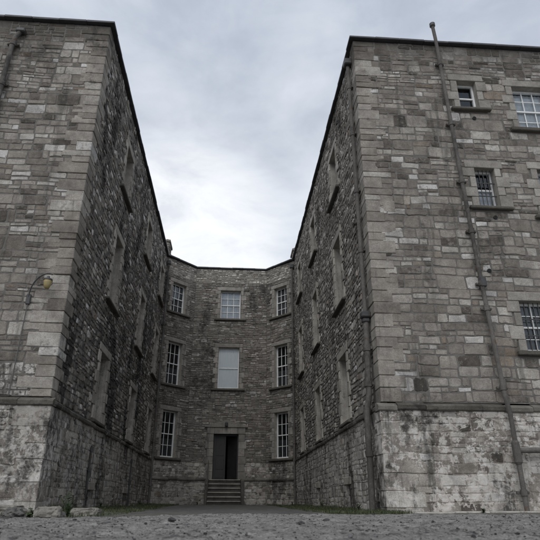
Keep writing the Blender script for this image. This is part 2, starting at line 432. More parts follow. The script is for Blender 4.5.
# ------------------------------------------------------------------ the wings
left=empty('stone_wing',(-7.9,YF,0),'tall rubble stone wing left of the court, yellow lamp on its front','building','stone building wings')
right=empty('stone_wing',(7.7,YF,0),'tall rubble stone wing right of the court, barred windows on its front','building','stone building wings')
rear=empty('rear_block',(-.2,YB,0),'recessed stone block with white sash windows and dark doorway behind the court','building')
WX0,WX1=-12.3,12.3; YE=36.0
F_left=frame(0,YF,0); F_right=frame(0,YF,0)
I_left=frame(XL,YF,R(90)); I_right=frame(XR,YC,R(-90))

def wallpart(args,M,name,mats,parent):
    mb=masonry(*args[0],**args[1]); mb.xf(M); return mb.build(name,mats,parent)

# windows on the fronts (centre x, width, z0, z1)
FR=[(6.63,.56,10.66,11.68),(8.55,1.10,10.03,11.57),(6.70,.56,7.40,8.62),(8.75,1.10,7.2,8.66),(7.50,1.08,3.50,4.76),(10.6,1.1,10.03,11.57),(10.7,1.1,7.2,8.66),(10.6,1.08,3.5,4.76)]
FLh=[(-7.62,1.10,10.2,11.8),(-7.62,1.10,6.6,8.3),(-7.62,1.10,3.4,5.0),(-10.3,1.1,10.2,11.8),(-10.3,1.1,6.6,8.3),(-10.3,1.1,3.4,5.0)]
frontkw=dict(band=.44,seg=(.4,1.6),rowh=(.11,.29),stw=(.17,.50),g=.017,dep=(.003,.017),skew='front',wa=.045,nv=10)
QW=.40
def wing_front(parent,x0,x1,hs,q_at,sd):
    kw=dict(frontkw); kw['sd']=sd
    holes=[hole(c,w,a,b) for c,w,a,b in hs]
    zz=3.02 if x0<0 else HP+.05
    mb=masonry(x0,x1,zz,H-.02,holes,mats=(0,1,2,3),**kw).xf(F_left)
    if x0<0: mb.merge(masonry(x0,x1,HP+.05,zz,[],mats=(4,1),**kw).xf(F_left))
    mb.build('front_wall',[m_front,mo_front,m_dress,m_dark,m_wash],parent)
wing_front(right,XR+.32,WX1,FR,0,1)
wing_front(left,WX0,XL-.32,FLh,0,2)
# front plinths (whitewashed remnants), 0.09 m proud
PP=.09
for parent,a,b,sd in ((right,XR+.30,WX1,3),(left,WX0,XL-.30,4)):
    mb=masonry(a,b,-.25,HP-.10,[],band=.44,seg=(.8,2.0),rowh=(.11,.26),stw=(.18,.44),g=.013,dep=(.003,.018),skew='front',sd=sd,wa=.03,nv=10)
    mb.xf(frame(0,YF-PP,0)).build('plinth',[m_wash,m_wash],parent)
# inner walls
LW=[16.45,21.85,26.75]; RW=[15.95,20.9,25.7]; WWID=1.08
def inner(parent,M,us,skew,sd,mats,u1):
    holes=[]
    for u in us:
        for a,b in ZW:
            holes.append(hole(u,WWID,a,b-(.25 if a<3 else 0),bot=.14 if a>3 else .10))
    mb=masonry(u1[0],u1[1],HP+.02,H-.02,holes,band=.36,seg=(.25,.8),rowh=(.10,.19),stw=(.13,.33),g=.020,dep=(.005,.026),skew=skew,sd=sd,wa=.05,nv=8,mats=(0,1,2,3))
    mb.xf(M).build('court_wall',mats,parent)
inner(left,I_left,[y-YF for y in LW],'left',5,[m_left,mo_left,m_dressin,m_dark],(.42,YC-YF))
inner(right,I_right,[YC-y for y in RW],'right',6,[m_right,mo_right,m_dressin,m_dark],(0,YC-YF-.42))
# inner plinths with the little basement openings
BO={'L':[(16.25,.62,.50),(21.75,.62,.50)],'R':[(15.75,.60,.66),(21.0,.55,.70)]}
def iplinth(parent,M,bos,sd,u1):
    holes=[(c-w/2,c+w/2,-.25,z,c-w/2,c+w/2,-.25,z) for c,w,z in bos]
    mb=masonry(u1[0],u1[1],-.25,HP-.10,holes,band=.36,seg=(.4,1.2),rowh=(.10,.22),stw=(.12,.34),g=.014,dep=(.002,.016),skew='right',sd=sd,wa=.04,nv=8,mats=(0,1,1,2),reveal=.3)
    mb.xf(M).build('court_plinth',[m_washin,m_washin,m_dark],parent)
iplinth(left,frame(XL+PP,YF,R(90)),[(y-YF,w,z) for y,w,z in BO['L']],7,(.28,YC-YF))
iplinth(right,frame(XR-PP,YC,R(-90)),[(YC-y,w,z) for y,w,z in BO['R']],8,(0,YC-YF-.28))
# string courses: moulded ledge round the corner
def ledge(parent,pts,z,t,p,mat,name='string_course',seglen=.6):
    """pts: wall line (wall face on the right-hand side's back); blocks with weathered top"""
    mb=MB()
    for (ax,ay),(bx,by) in zip(pts,pts[1:]):
        L=math.hypot(bx-ax,by-ay); M=frame(ax,ay,math.atan2(by-ay,bx-ax)); n=max(1,round(L/seglen)); u=0; loc=MB()
        ws=[random.uniform(.7,1.3) for _ in range(n)]; s=sum(ws)
        for k,w in enumerate(ws):
            e=u+L*w/s; jd=random.uniform(-.022,.016); q=p+jd; jz=random.uniform(-.016,.012); t0=random.uniform(.2,.8)
            a=u+(.004 if k else -.0); b=e-(.004 if k<n-1 else 0)
            prof=[(.12,z-t),(-q+.02,z-t+jz),(-q,z-t+.025+jz),(-q-.006,z-.05+jz),(-q+.03,z-.02+jz),(.0,z+.035+jz),(.12,z+.035)]
            m=len(prof); vs=[(a,y,zz) for y,zz in prof]+[(b,y+random.uniform(-.006,.006),zz+random.uniform(-.006,.006)) for y,zz in prof]
            fs=[(i,i+m,(i+1)%m+m,(i+1)%m)[::-1] for i in range(m)]+[tuple(range(m)),tuple(range(m,2*m))[::-1]]
            loc.add(vs,fs,t0,random.random()*.8); u=e
        loc.xf(M); mb.merge(loc)
    return mb.build(name,mat,parent)
ledge(left,[(WX0,YF-.002),(XL+.14,YF-.002)],HP,.15,.15,m_course)
ledge(left,[(XL+.002,YF+.004),(XL+.002,YC)],HP,.13,.14,m_course,'court_string_course')
ledge(right,[(XR-.14,YF-.002),(WX1,YF-.002)],HP,.15,.15,m_course)
ledge(right,[(XR-.002,YC),(XR-.002,YF+.004)],HP,.13,.14,m_course,'court_string_course')
# quoins
def quoins(parent,cx,side,z0,z1,out,name,mat,hh=(.17,.36),so=None,e=.005):
    so=out if so is None else so
    """side=+1: wing lies to +x of the corner"""
    mb=MB(); z=z0; k=0
    while z<z1-.05:
        h=random.uniform(*hh)
        if z1-z-h<hh[0]*.7: h=z1-z
        h=min(h,z1-z)
        a,b=((.60,.37) if k%2 else (.38,.60)); a*=random.uniform(.93,1.25); b*=random.uniform(.98,1.15); b=max(b,.44)
        o=so+random.uniform(-.004,.010); of=out+random.uniform(-.004,.010)
        x0,x1=(cx-o,cx+a) if side>0 else (cx-a,cx+o)
        mb.box((x0,YF-of,z+e),(x1,YF+b,z+h-e),min(1,max(.1,random.gauss(.55,.16))),random.random()*.9,0,random.uniform(.005,.018),.007)
        z+=h; k+=1
    return mb.build(name,mat,parent)
quoins(right,XR,1,HP+.04,H-.02,.014,'quoins',m_front,so=.026); quoins(left,XL,-1,HP+.04,H-.02,.016,'quoins',m_front,so=.026)
quoins(right,XR,1,-.25,HP-.15,PP+.01,'plinth_quoins',m_wash,(.25,.46),e=.002); quoins(left,XL,-1,-.25,HP-.15,PP+.01,'plinth_quoins',m_wash,(.28,.46),e=.002)
# copings: thin dark slate edge that follows the wall head, slightly wavy
def coping(parent,pts,z,name='coping',p=.13,t=.075):
    mb=MB()
    for (ax,ay),(bx,by) in zip(pts,pts[1:]):
        L=math.hypot(bx-ax,by-ay); M=frame(ax,ay,math.atan2(by-ay,bx-ax)); n=max(1,round(L/.75)); loc=MB()
        for k in range(n):
            a=L*k/n+(.001 if k else -.03); b=L*(k+1)/n-(.001 if k<n-1 else -.03); j=random.uniform(-.012,.012); jz=random.uniform(-.003,.009)
            loc.box((a,-p+j,z+jz),(b,.42,z+t+jz),random.random(),.3,0,.01,.003)
        loc.xf(M); mb.merge(loc)
    return mb.build(name,m_coping,parent)
coping(left,[(WX0,YF),(XL+.12,YF)],H+.004); coping(left,[(XL,YF+.43),(XL,YC+.2)],H+.004,'court_coping')
coping(right,[(XR-.12,YF),(WX1,YF)],H+.004); coping(right,[(XR,YC+.2),(XR,YF+.43)],H+.004,'court_coping')
# outer and back walls, roofs
def shell(parent,x0,x1):
    mb=MB()
    def q(p0,p1): mb.add([(*p0,-.2),(*p1,-.2),(*p1,H),(*p0,H)],[(0,1,2,3)],.5,.5)
    if x0<0: q((x0,YE),(x0,YF)); q((x1,YE),(x0,YE)); q((x1,YC),(x1,YE))
    else: q((x1,YF),(x1,YE)); q((x1,YE),(x0,YE)); q((x0,YE),(x0,YC))
    mb.build('outer_wall',m_front,parent)
    r=MB(); a=.35; zb=H-.10; zr=H+.55; xm=(x0+x1)/2
    r.add([(x0+a,YF+a,zb),(x1-a,YF+a,zb),(x1-a,YE-a,zb),(x0+a,YE-a,zb),(xm,YF+5,zr),(xm,YE-5,zr)],[(0,1,4),(1,2,5,4),(2,3,5),(3,0,4,5)])
    r.add([(x0+.02,YF+.02,zb-.05),(x1-.02,YF+.02,zb-.05),(x1-.02,YE-.02,zb-.05),(x0+.02,YE-.02,zb-.05)],[(0,1,2,3)])
    r.build('roof',m_slate,parent)
shell(left,WX0,XL); shell(right,XR,WX1)
def chimney(parent,x,y,w,d,z1):
    mb=masonry(0,w,H-.1,z1,[],band=.3,seg=(.3,.8),rowh=(.1,.2),stw=(.15,.3),g=.008,dep=(.008,.03),skew='rear',sd=11)
    mb.xf(frame(x,y,0)); A=mb
    for M,l in ((frame(x+w,y,R(90)),d),(frame(x+w,y+d,R(180)),w),(frame(x,y+d,R(-90)),d)):
        A.merge(masonry(0,l,H-.1,z1,[],band=.3,seg=(.3,.8),rowh=(.1,.2),stw=(.15,.3),g=.008,dep=(.008,.03),skew='rear',sd=11).xf(M))
    A.box((x-.07,y-.07,z1),(x+w+.07,y+d+.07,z1+.14),.4,.3,0,.02)
    c=A.build('chimney',[m_rear,mo_rear],parent)
    p=MB(); 
    for k in range(2): p.tube([(x+w*(.3+.4*k),y+d/2,z1+.14),(x+w*(.3+.4*k),y+d/2,z1+.42)],[.11,.085],10)
    p.build('chimney_pot',m_course,c)
chimney(left,XL-.62,28.6,.62,1.1,14.2); chimney(right,XR+.02,28.6,.55,1.0,13.9)

# ------------------------------------------------------------------ the rear block
dL=math.hypot(CL-XL,YB-YC); dR=math.hypot(XR-CR,YC-YB)
M_FL=frame(XL,YC,math.atan2(YB-YC,CL-XL)); M_B=frame(CL,YB,0); M_FR=frame(CR,YB,math.atan2(YC-YB,XR-CR))
rearkw=dict(band=.28,seg=(.35,1.0),rowh=(.06,.15),stw=(.12,.42),g=.013,dep=(.006,.028),skew='rear',wa=.06,nv=8,mats=(0,1,2,3))
ZR=[(2.30,4.60),(5.95,8.25),(9.95,11.68)]
DX=-.22-CL; DW=1.30; DZ0,DZ1=1.30,3.55
rw=MB(); ZA,ZT=2.12,12.15
hFL=[hole(1.10,.98,a,b) for a,b in ZR]; hFR=[hole(1.08,.98,a,b) for a,b in ZR]
hB=[hole(DX,1.16,a,b) for a,b in ZR[1:]]+[(DX-DW/2-.34,DX+DW/2+.34,HB+.02,DZ1+.36,DX-DW/2,DX+DW/2,DZ0,DZ1)]
for M,L_,hs,sd in ((M_FL,dL,hFL,20),(M_B,CR-CL,hB,21),(M_FR,dR,hFR,22)):
    kw=dict(rearkw); kw['mats']=(0,1,4,5); rw.merge(masonry(0,L_,ZA,ZT,hs,sd=sd,**kw).xf(M))
    kw['mats']=(2,3,4,5); kw['g']=.017; kw['stw']=(.10,.30); rw.merge(masonry(0,L_,ZT,H-.02,[],sd=sd,**kw).xf(M))
    kw['mats']=(6,6,4,5); kw['rowh']=(.09,.19); rw.merge(masonry(0,L_,HB+.02,ZA,[h for h in hs if h[2]<ZA],sd=sd,**kw).xf(M))
rw.build('wall',[m_rear,mo_rear,m_reartop,mo_reartop,m_dressin,m_dark,m_washrear],rear)
pk=dict(band=.32,seg=(.4,1.1),rowh=(.10,.22),stw=(.14,.38),g=.011,dep=(.004,.025),skew='rear',sd=23,wa=.04)
o=.06
def off(M,d): return M@Matrix.Translation((0,-d,0))
for parts in (((0,dL+.03,M_FL),(0,DX-.84,M_B)),((DX+.84,CR-CL,M_B),(-.03,dR,M_FR))):
    pw=MB()
    for a,b,M in parts: pw.merge(masonry(a,b,-.2,HB-.10,[],**pk).xf(off(M,o)))
    pw.build('plinth',[m_washrear,m_washrear],rear)
ledge(rear,[(XL,YC),(CL,YB),(CL+DX-.84,YB)],HB,.13,.14,m_course); ledge(rear,[(CL+DX+.84,YB),(CR,YB),(XR,YC)],HB,.13,.14,m_course)
coping(rear,[(XL+.14,YC+.02),(CL,YB),(CR,YB),(XR-.14,YC+.02)],H+.012,p=.10)
rb=MB(); rb.add([(XL,YC,H-.08),(CL,YB,H-.08),(CR,YB,H-.08),(XR,YC,H-.08),(XR,YE,H-.08),(XL,YE,H-.08)],[(0,1,2,3,4,5)])
rb.build('roof',m_slate,rear)
rb=MB(); rb.add([(XL,YE,-.2),(XR,YE,-.2),(XR,YE,H),(XL,YE,H)],[(1,0,3,2)]); rb.build('back_wall',m_front,rear)

# windows of the rear block
wlow=make_window('s',.98,2.30,3,4,blind=(m_dim,.0,.42),dress=m_dressrear,dep=.024,wide=.29,nar=.16,lint=.22); wup=make_window('s',.98,1.73,3,4,blind=(m_dim,.0,.97),dress=m_dressrear,dep=.024,wide=.29,nar=.16,lint=.22)  # blinds added behind the sashes, grey for the sky mirrored in the panes
wlow2=copy_tree(wlow)
place(wlow,rear,M_FL,1.10,ZR[0][0],first=True); place(wlow,rear,M_FL,1.10,ZR[1][0])
place(wlow2,rear,M_FR,1.08,ZR[0][0],first=True); place(wlow,rear,M_FR,1.08,ZR[1][0])
place(wup,rear,M_FL,1.10,ZR[2][0],first=True); place(wup,rear,M_FR,1.08,ZR[2][0])
wc=make_window('s',1.16,1.73,3,4,m_dressrear,dep=.024,wide=.29,nar=.16,lint=.22,blind=(m_curtain,0,1)); place(wc,rear,M_B,DX,ZR[2][0],'window with pale curtains above the door',first=True)
wc=make_window('s',1.16,2.30,1,2,m_dressrear,dep=.024,wide=.29,nar=.16,lint=.22,blind=(m_blind,0,1)); place(wc,rear,M_B,DX,ZR[1][0],'tall window blanked with pale boards',first=True)
# doorway
ds=MB()
for s in (-1,1):
    z=HB-1.0+.0; z=DZ0; k=0
    while z<DZ1-.01:
        h=min(.375,DZ1-z); ww=.34 if k%2 else .42; k+=1
        a,b=(DW/2+.003,DW/2+ww) if s>0 else (-DW/2-ww,-DW/2-.003)
        ds.box((a,-.07,z+.004),(b,.33,z+h-.004),random.uniform(.3,.6),.3,0,.012,.003); z+=h
z=DZ1
for k in range(5):      # lintel voussoirs
    a=-DW/2-.36+(DW+.72)*k/5; b=-DW/2-.36+(DW+.72)*(k+1)/5
    ds.box((a+.003,-.085,z+.004),(b-.003,.33,z+.34),random.uniform(.3,.6),.3,0,.012,.003)
L=DW/2+.48; za=DZ1+.345      # low pediment
vs=[(-L,-.13,za),(L,-.13,za),(L,-.13,za+.07),(0,-.13,za+.36),(-L,-.13,za+.07)]
vs+= [(x,.05,zz) for x,_,zz in vs]
ds.add(vs,[(0,1,2,3,4),(5,9,8,7,6),(0,5,6,1),(1,6,7,2),(2,7,8,3),(3,8,9,4),(4,9,5,0)],.4,.3)
MD=frame(CL+DX,YB,0)
sur=ds.xf(MD).build('door_surround',m_dressrear,rear)
b=MB(); b.tube([(CL+DX,YB-.10,za+.12),(CL+DX,YB-.24,za+.12)],.035,10)
b.tube([(CL+DX,YB-.22,za+.26),(CL+DX,YB-.22,za+.20),(CL+DX,YB-.22,za+.06),(CL+DX,YB-.22,za+.0)],[.03,.085,.085,.04],10)
b.build('door_lantern',m_irond,rear)
dr=MB()
dr.box((-DW/2,.17,DZ0),(-DW/2+.06,.26,DZ1)); dr.box((DW/2-.06,.17,DZ0),(DW/2,.26,DZ1)); dr.box((-DW/2+.06,.17,DZ1-.08),(DW/2-.06,.26,DZ1))
dfm=dr.xf(MD).build('door_frame',m_door,rear)
def leaf():
    q=MB(); w=DW/2-.065; h=DZ1-DZ0-.09
    q.box((0,.0,0),(w,.04,h))
    for (a,c) in ((.08,.42),(.50,1.10),(1.18,h-.10)):
        q.box((.08,-.014,a),(w-.08,-.001,c),.5,.5,0,.012)
    return q
d1=leaf(); o1=d1.build('door',m_door,rear,world=False); o1.location=Vector((CL+DX-DW/2+.062,YB+.20,DZ0+.005))-rear.location
d2=leaf().build('door',m_door,rear,world=False); d2.location=Vector((CL+DX+DW/2-.062,YB+.24,DZ0+.005))-rear.location; d2.rotation_euler=(0,0,R(180)+R(-38)); 
k=MB(); k.tube([(.50,-.002,1.0),(.50,-.05,1.0)],.025,10); hnd=k.build('handle',m_irond,o1,world=False)
# steps
st=MB(); n=6; r0=gz(0,28.0); rise=(DZ0-r0)/n; tr=.27
for i in range(n):
    zt=DZ0-rise*i-.004; y0=YB-.12-tr*(i+1)-(.18 if True else 0)
    yb=YB-.02 if i==0 else y0+tr+.03
    st.box((CL+DX-.79,y0+.045,-.2 if i==n-1 else zt-rise-.01),(CL+DX+.79,yb-.002,zt-.062),.15,.3,0,.006)
    st.box((CL+DX-.80,y0,zt-.06),(CL+DX+.80,yb+.02,zt),random.uniform(.75,1),.3,0,.016,.004)
st.build('steps',m_step,rear)
for s in (-1,1):
    cw=MB(); x=CL+DX+s*.90; cw.box((x-.09,YB-.45,-.2),(x+.09,YB-.07,DZ0-.03),.4,.3,0,.02,.004); cw.build('step_cheek',m_course,rear)
hr=MB(); xh=CL+DX-.86; yb=YB-.30-tr*n
hr.tube([(xh,yb,r0-.1),(xh,yb,r0+.95)],.022,8); hr.tube([(xh,YB-.35,DZ0-.2),(xh,YB-.35,DZ0+.90)],.022,8)
hr.tube([(xh,yb-.08,r0+.90),(xh,yb,r0+.95),(xh,YB-.35,DZ0+.90),(xh,YB-.1,DZ0+.90)],.022,8)
hr.build('handrail',m_iron,rear)

# windows of the court walls
for par,M,us,off0 in ((left,I_left,[y-YF for y in LW],0),(right,I_right,[YC-y for y in RW],0)):
    a=make_window('c',WWID,ZW[0][1]-.25-ZW[0][0],3,4,m_dressin,dep=.040,rev=.34,sillt=.10,sillp=.10,sillw=.16)
    b=make_window('c',WWID,ZW[1][1]-ZW[1][0],3,4,m_dressin,dep=.040,rev=.34,sillw=.38,sillp=.13,sillt=.08)
    c=make_window('c',WWID,ZW[2][1]-ZW[2][0],3,4,m_dressin,dep=.040,rev=.34,sillw=.38,sillp=.14,sillt=.10)
    for w,(z0,z1) in ((a,ZW[0]),(b,ZW[1]),(c,ZW[2])):
        for k,u in enumerate(us): place(w,par,M,u,z0,first=(k==0)) if k==0 else place(w,par,M,u,z0)
# windows of the fronts
def fw(par,spec,cols,rows,label=None,**k):
    c,w,a,b=spec; o=make_window('f',w,b-a,cols,rows,m_dress,dep=.035,rev=.26,**k); place(o,par,F_left,c,a,label,first=True); return o
fw(right,FR[0],1,2,'small two-pane window without bars, below the roof edge',sillw=.30,sillp=.13,sillt=.10)
fw(right,FR[1],3,4,'white multi-pane sash window with pale blind',blind=(m_curtain,0,.97),sillw=.30,sillt=.11)
fw(right,FR[2],1,2,'small barred window with pale curtain',blind=(m_curtain,.0,.6),bars=True,sillw=.32,sillt=.09)
fw(right,FR[3],3,4,bars=True,blind=(m_curtain,0,1)); fw(right,FR[4],3,4,'ground floor barred window with dim curtain',bars=True,blind=(m_dim,0,1),sillw=.28)
for s in FR[5:]: fw(right,s,3,4,blind=(m_curtain,0,1))
for s in FLh: fw(left,s,3,4,blind=(m_curtain,0,1))
# small drain holes below two sills
for x,z in ((6.69,10.32),(6.77,7.09),(6.35,5.55)):
    q=MB(); q.tube([(x,YF-.035,z),(x,YF+.0,z)],.055,12); q.tube([(x,YF-.0355,z),(x,YF-.045,z)],.03,10,cap=False)
    q.build('drain_hole',m_dark,right)

# ------------------------------------------------------------------ pipes
def pipe(par,pts,r,collars,name='drainpipe',mat=None,brk=(0,0),label=None):
    mat=mat or m_iron; q=MB(); q.tube(pts,r,14); o=q.build(name,mat,par,smooth=False)
    if label:o['label']=label
    pts=[Vector(p) for p in pts]
    for z in collars:
        for a,b in zip(pts,pts[1:]):
            if min(a.z,b.z)<=z<=max(a.z,b.z) and abs(a.z-b.z)>.01:
                p=a.lerp(b,(z-a.z)/(b.z-a.z)); c=MB()
                c.tube([(p.x,p.y,z-.07),(p.x,p.y,z-.06),(p.x,p.y,z+.05),(p.x,p.y,z+.06)],[r*1.05,r*1.32,r*1.42,r*1.42],14)
                bx,by=brk
                if bx: c.box((p.x+(r*.9 if bx>0 else -.11),p.y-r*1.5,z-.03),(p.x+(.11 if bx>0 else -r*.9),p.y+r*1.5,z+.03))
                else:
                    for sg in (-1,1): c.box((p.x+sg*r*2.2-.02,p.y+r*.3,z-.022),(p.x+sg*r*2.2+.02,p.y+r*.3+.02,z+.022))
                    c.box((p.x-r*2.4,p.y+r*.3+.022,z-.03),(p.x+r*2.4,p.y+.10,z+.03))
                c.build('collar',mat,o); break
    return o
YP=YF-.13
o=pipe(right,[(6.15,YP-.12,-.05),(6.14,YP-.12,2.0),(6.12,YP-.05,2.45),(6.03,YP,5.6),(5.95,YP,8.8),(5.86,YP,13.2),(5.83,YP,13.72)],.052,[12.2,10.0,8.1,6.6,5.15,4.5,2.6,.4],label='long vent pipe rising above the roof edge')
c=MB(); c.tube([(5.83,YP,13.66),(5.83,YP,13.70),(5.83,YP,13.80),(5.83,YP,13.84)],[.055,.085,.085,.03],14); c.build('pipe_cap',m_irond,o)
c=MB(); c.box((6.00,YP-.08,5.05),(6.14,YP+.09,5.32),.5,.5,0,.02); c.build('joint_box',m_irond,o)
c=MB(); c.tube([(6.14,YP-.12,.95),(6.14,YP-.12,1.0),(6.14,YP-.12,1.4),(6.14,YP-.12,1.45)],[.055,.085,.085,.055],14); c.build('joint',m_iron,o)
pipe(right,[(6.2,YP-.12,1.24),(8.5,YP-.12,1.27),(WX1,YP-.12,1.32)],.06,[],'waste_pipe')
# court corner pipe, right wing
xp=XR-.13; yp=YF+.42
o=pipe(right,[(xp-.14,yp+.02,-.05),(xp-.12,yp+.02,2.1),(xp-.05,yp+.01,2.5),(xp,yp,4.35)],.07,[1.2,2.75,3.6],brk=(1,0),label='thick lower drainpipe at the court corner')
o2=pipe(right,[(xp,yp,4.35),(xp,yp,12.2),(xp+.01,yp+.05,12.5)],.055,[6.2,8.0,9.9,11.6],brk=(1,0),label='upper drainpipe with hopper head at the court corner')
c=MB(); c.box((xp-.12,yp-.12,4.36),(xp+.12,yp+.12,4.52),.5,.5,0,.03); c.box((xp-.09,yp-.09,4.24),(xp+.09,yp+.09,4.358),.5,.5,0,.03); c.build('hopper',m_irond,o)
c=MB(); c.box((xp-.12,yp-.12,12.45),(xp+.12,yp+.13,12.68),.5,.5,0,.03); c.build('hopper',m_irond,o2)
# pipe on the left front
xl=-6.45
o=pipe(left,[(xl-.05,YP-.12,-.05),(xl-.05,YP-.1,2.1),(xl-.03,YP,2.5),(xl-.02,YP,11.9),(xl+.02,YP,12.25),(xl+.10,YP+.02,12.5)],.065,[12.05,10.6,8.6,6.6,4.5,2.8,1.0],label='dark drainpipe beside the front windows')
c=MB(); c.box((xl+.0,YP-.07,12.48),(xl+.26,YP+.11,12.62),.5,.5,0,.03); c.build('hopper',m_irond,o)
# pipes in the angles of the rear block
for s,x in ((1,XL+.16),(-1,XR-.16)):
    y=YC-.10
    o=pipe(rear,[(x+.0,y,0.0),(x,y,1.2),(x,y,12.5)],.055,[11,9,7,5,3,1],brk=(0,0))
    c=MB(); c.box((x-.11,y-.10,12.5),(x+.11,y+.10,12.75),.5,.5,0,.03); c.build('hopper',m_irond,o)
# thin pipes on the left court plinth, iron covers at the basement openings
for y,z0,z1 in ((15.72,.4,1.62),(22.3,0.0,1.75)):
    pipe(left,[(XL+PP+.05,y,z0),(XL+PP+.05,y,z1)],.026,[z1-.1,(z0+z1)/2],brk=(-1,0),mat=m_irond,label='thin dark pipe on the court plinth')
for par,x,key in ((left,XL+PP-.10,'L'),(right,XR-PP+.10,'R')):
    for y,w,z in BO[key]:
        g=MB()
        for k in range(4): g.tube([(x,y-w/2+w*(k+.5)/4,0),(x,y-w/2+w*(k+.5)/4,z)],.012,6)
        g.box((x-.015,y-w/2,z*.6),(x+.015,y+w/2,z*.6+.025)); g.build('basement_grate',m_irond,par)
        s=MB(); xx=x+(.10-.025 if key=='L' else -.10-.035); s.box((xx,y-w/2-.15,z+.004),(xx+.06,y+w/2+.15,z+.2),.5,.3,0,.012,.004); s.build('basement_lintel',m_dressin,par)

# ------------------------------------------------------------------ wall lamp
lamp=empty('wall_lamp',(-4.71,YF-.03,3.1),'yellow glass lamp on a swan-neck bracket near the corner of the left wing','lamp')
q=MB(); pts=[]
for i in range(15):
    t=i/14; a=math.pi*(1-.58*t)
    pts.append((-4.31+.40*math.cos(a),YF-.06-.22*t,4.50+.52*math.sin(a) if t>0 else 4.50))
pts=[(-4.71,YF-.06,4.35)]+pts+[(-4.19,YF-.29,4.98)]
q.tube(pts,.016,8); q.build('arm',m_irond,lamp)
q=MB(); q.box((-4.76,YF-.075,4.33),(-4.66,YF-.015,4.58),.5,.5,0,.015); q.build('bracket',m_irond,lamp)
q=MB(); q.tube([(-4.71,YF-.05,4.33),(-4.715,YF-.055,3.9),(-4.72,YF-.05,3.4),(-4.74,YF-.05,2.27)],.012,8); q.build('conduit',m_cable,lamp)
lx,ly=-4.27,YF-.27
DZ=-.15
q=MB(); q.tube([(lx,ly,5.10+DZ),(lx,ly,5.05+DZ),(lx,ly,5.03+DZ),(lx,ly,4.995+DZ)],[.025,.04,.095,.10],18); q.build('cap',m_irond,lamp)
q=MB(); q.tube([(lx,ly,4.994+DZ),(lx,ly,4.95+DZ),(lx,ly,4.88+DZ),(lx,ly,4.82+DZ),(lx,ly,4.79+DZ)],[.09,.09,.08,.06,.03],18); q.build('lamp_glass',m_yellow,lamp,smooth=True)

# ------------------------------------------------------------------ ground
def sheetmat(name,cols,sc_,moss=0,pits=0,bs=.6,bd=.03,damp=0):
    m,nt,b,out=newmat(name); n=N(nt)
    a=n.math('ADD',n.math('MULTIPLY',n.noise(sc_,8,.7,.2),.6),n.math('MULTIPLY',n.noise(sc_*9,6,.75),.4))
    col=n.ramp(a,cols)
    if moss: col=n.mix(n.rng(n.noise(.9,8,.7,.3),.47,.58,0,moss),col,(.035,.045,.016))
    if damp:  # damp earth spots; also carry the hollows' shade that flat light misses
        q=n.noise(7.5,7,.68,.35); col=n.mix(n.rng(q,.55,.60,0,damp),col,(.045,.042,.040))
        q=n.noise(24,6,.7,.3); col=n.mix(n.rng(q,.55,.61,0,damp*.7),col,(.06,.057,.055))
    v=n.vor(55); col=n.mix(n.rng(v,.25,.7,0,.35),col,(.05,.05,.05))
    n.L(col,b.inputs['Base Color']); b.inputs['Roughness'].default_value=.92
    n.bump(n.math('ADD',n.noise(70,5,.75),n.math('MULTIPLY',n.vor(55),-.6)),bs,bd,b); return m
m_ground=sheetmat('damp_earth',[(.3,(.075,.069,.060)),(.5,(.125,.116,.10)),(.7,(.19,.178,.155))],.8,.55)
m_road=sheetmat('worn_gravel_track',[(.37,(0.138,0.130,0.118)),(.48,(0.299,0.284,0.262)),(.60,(0.448,0.429,0.397))],2.2,0,bs=1,bd=.02,damp=.8)
m_path=sheetmat('worn_tarmac',[(.3,(.065,.061,.055)),(.5,(.115,.109,.10)),(.7,(.18,.17,.155))],1.2,.35,bs=1,bd=.02,damp=.6)
def grid(xs,ys,fn,name,mat,kind='structure'):
    mb=MB(); nx=len(xs); mb.v=[(x,y,fn(x,y)) for y in ys for x in xs]
    mb.f=[(j*nx+i,j*nx+i+1,(j+1)*nx+i+1,(j+1)*nx+i) for j in range(len(ys)-1) for i in range(nx-1)]
    k=len(mb.f); mb.m=[0]*k; mb.t=[.5]*k; mb.h=[.5]*k
    o=mb.build(name,mat,None,smooth=True); o['kind']=kind; return o
def fr(a,b,s):
    n=max(1,round((b-a)/s)); return [a+(b-a)*i/n for i in range(n)]
xs=[-900,-300,-100,-40]+fr(-20,-6,1)+fr(-6,9,.15)+fr(9,20,1)+[20,40,100,300,900]
ys=[-900,-300,-100,-30,0,5]+fr(6.4,14,.1)+fr(14,31,.4)+[31,36,60,150,400,900]
def gfn(x,y):
    z=gz(x,y)
    if 9<y<31 and -7<x<12: z+=noise.fractal(Vector((x*1.3,y*1.3,3)),1,2,4)*.018
    return z
grid(xs,ys,gfn,'ground',m_ground)
xs=[-900,-200,-50]+fr(-20,-8,1)+fr(-8,-3.5,.05)+fr(-3.5,-1,.028)+fr(-1,1,.013)+fr(1,3.5,.028)+fr(3.5,9,.05)+fr(9,20,1)+[20,50,200,900]
ys=[0.0-900,-200,-50,-10,-3,0,.5]; y=.8
while y<1.0: y+=.02; ys.append(y)
while ys[-1]<1: ys.append(ys[-1]+.02)
while ys[-1]*1.011<10: ys.append(ys[-1]*1.011)
ys.append(10.0); tail=[10+k*.07 for k in range(1,8)]
def rfn(x,y):
    if y<.45 or abs(x)>14: return -.01
    P=Vector((x,y,0)); 
    a=noise.fractal(P*1.1,1,2,3)*.016; b=noise.fractal(P*6.5+Vector((9,0,0)),.9,2,4)*.015
    c=noise.noise(P*19)*.008+noise.noise(P*47)*.005
    d=noise.noise(P*8+Vector((0,31,4))); d=-max(0,d-.12)*.09
    z=a+b+c+d
    z=min(.028,z)
    z=z*min(1,(y-.4)/.6)
    return z+.006*min(1,max(0,(y-5)/4))
rxs=xs
mb=MB(); nx=len(xs); N_=len(ys)
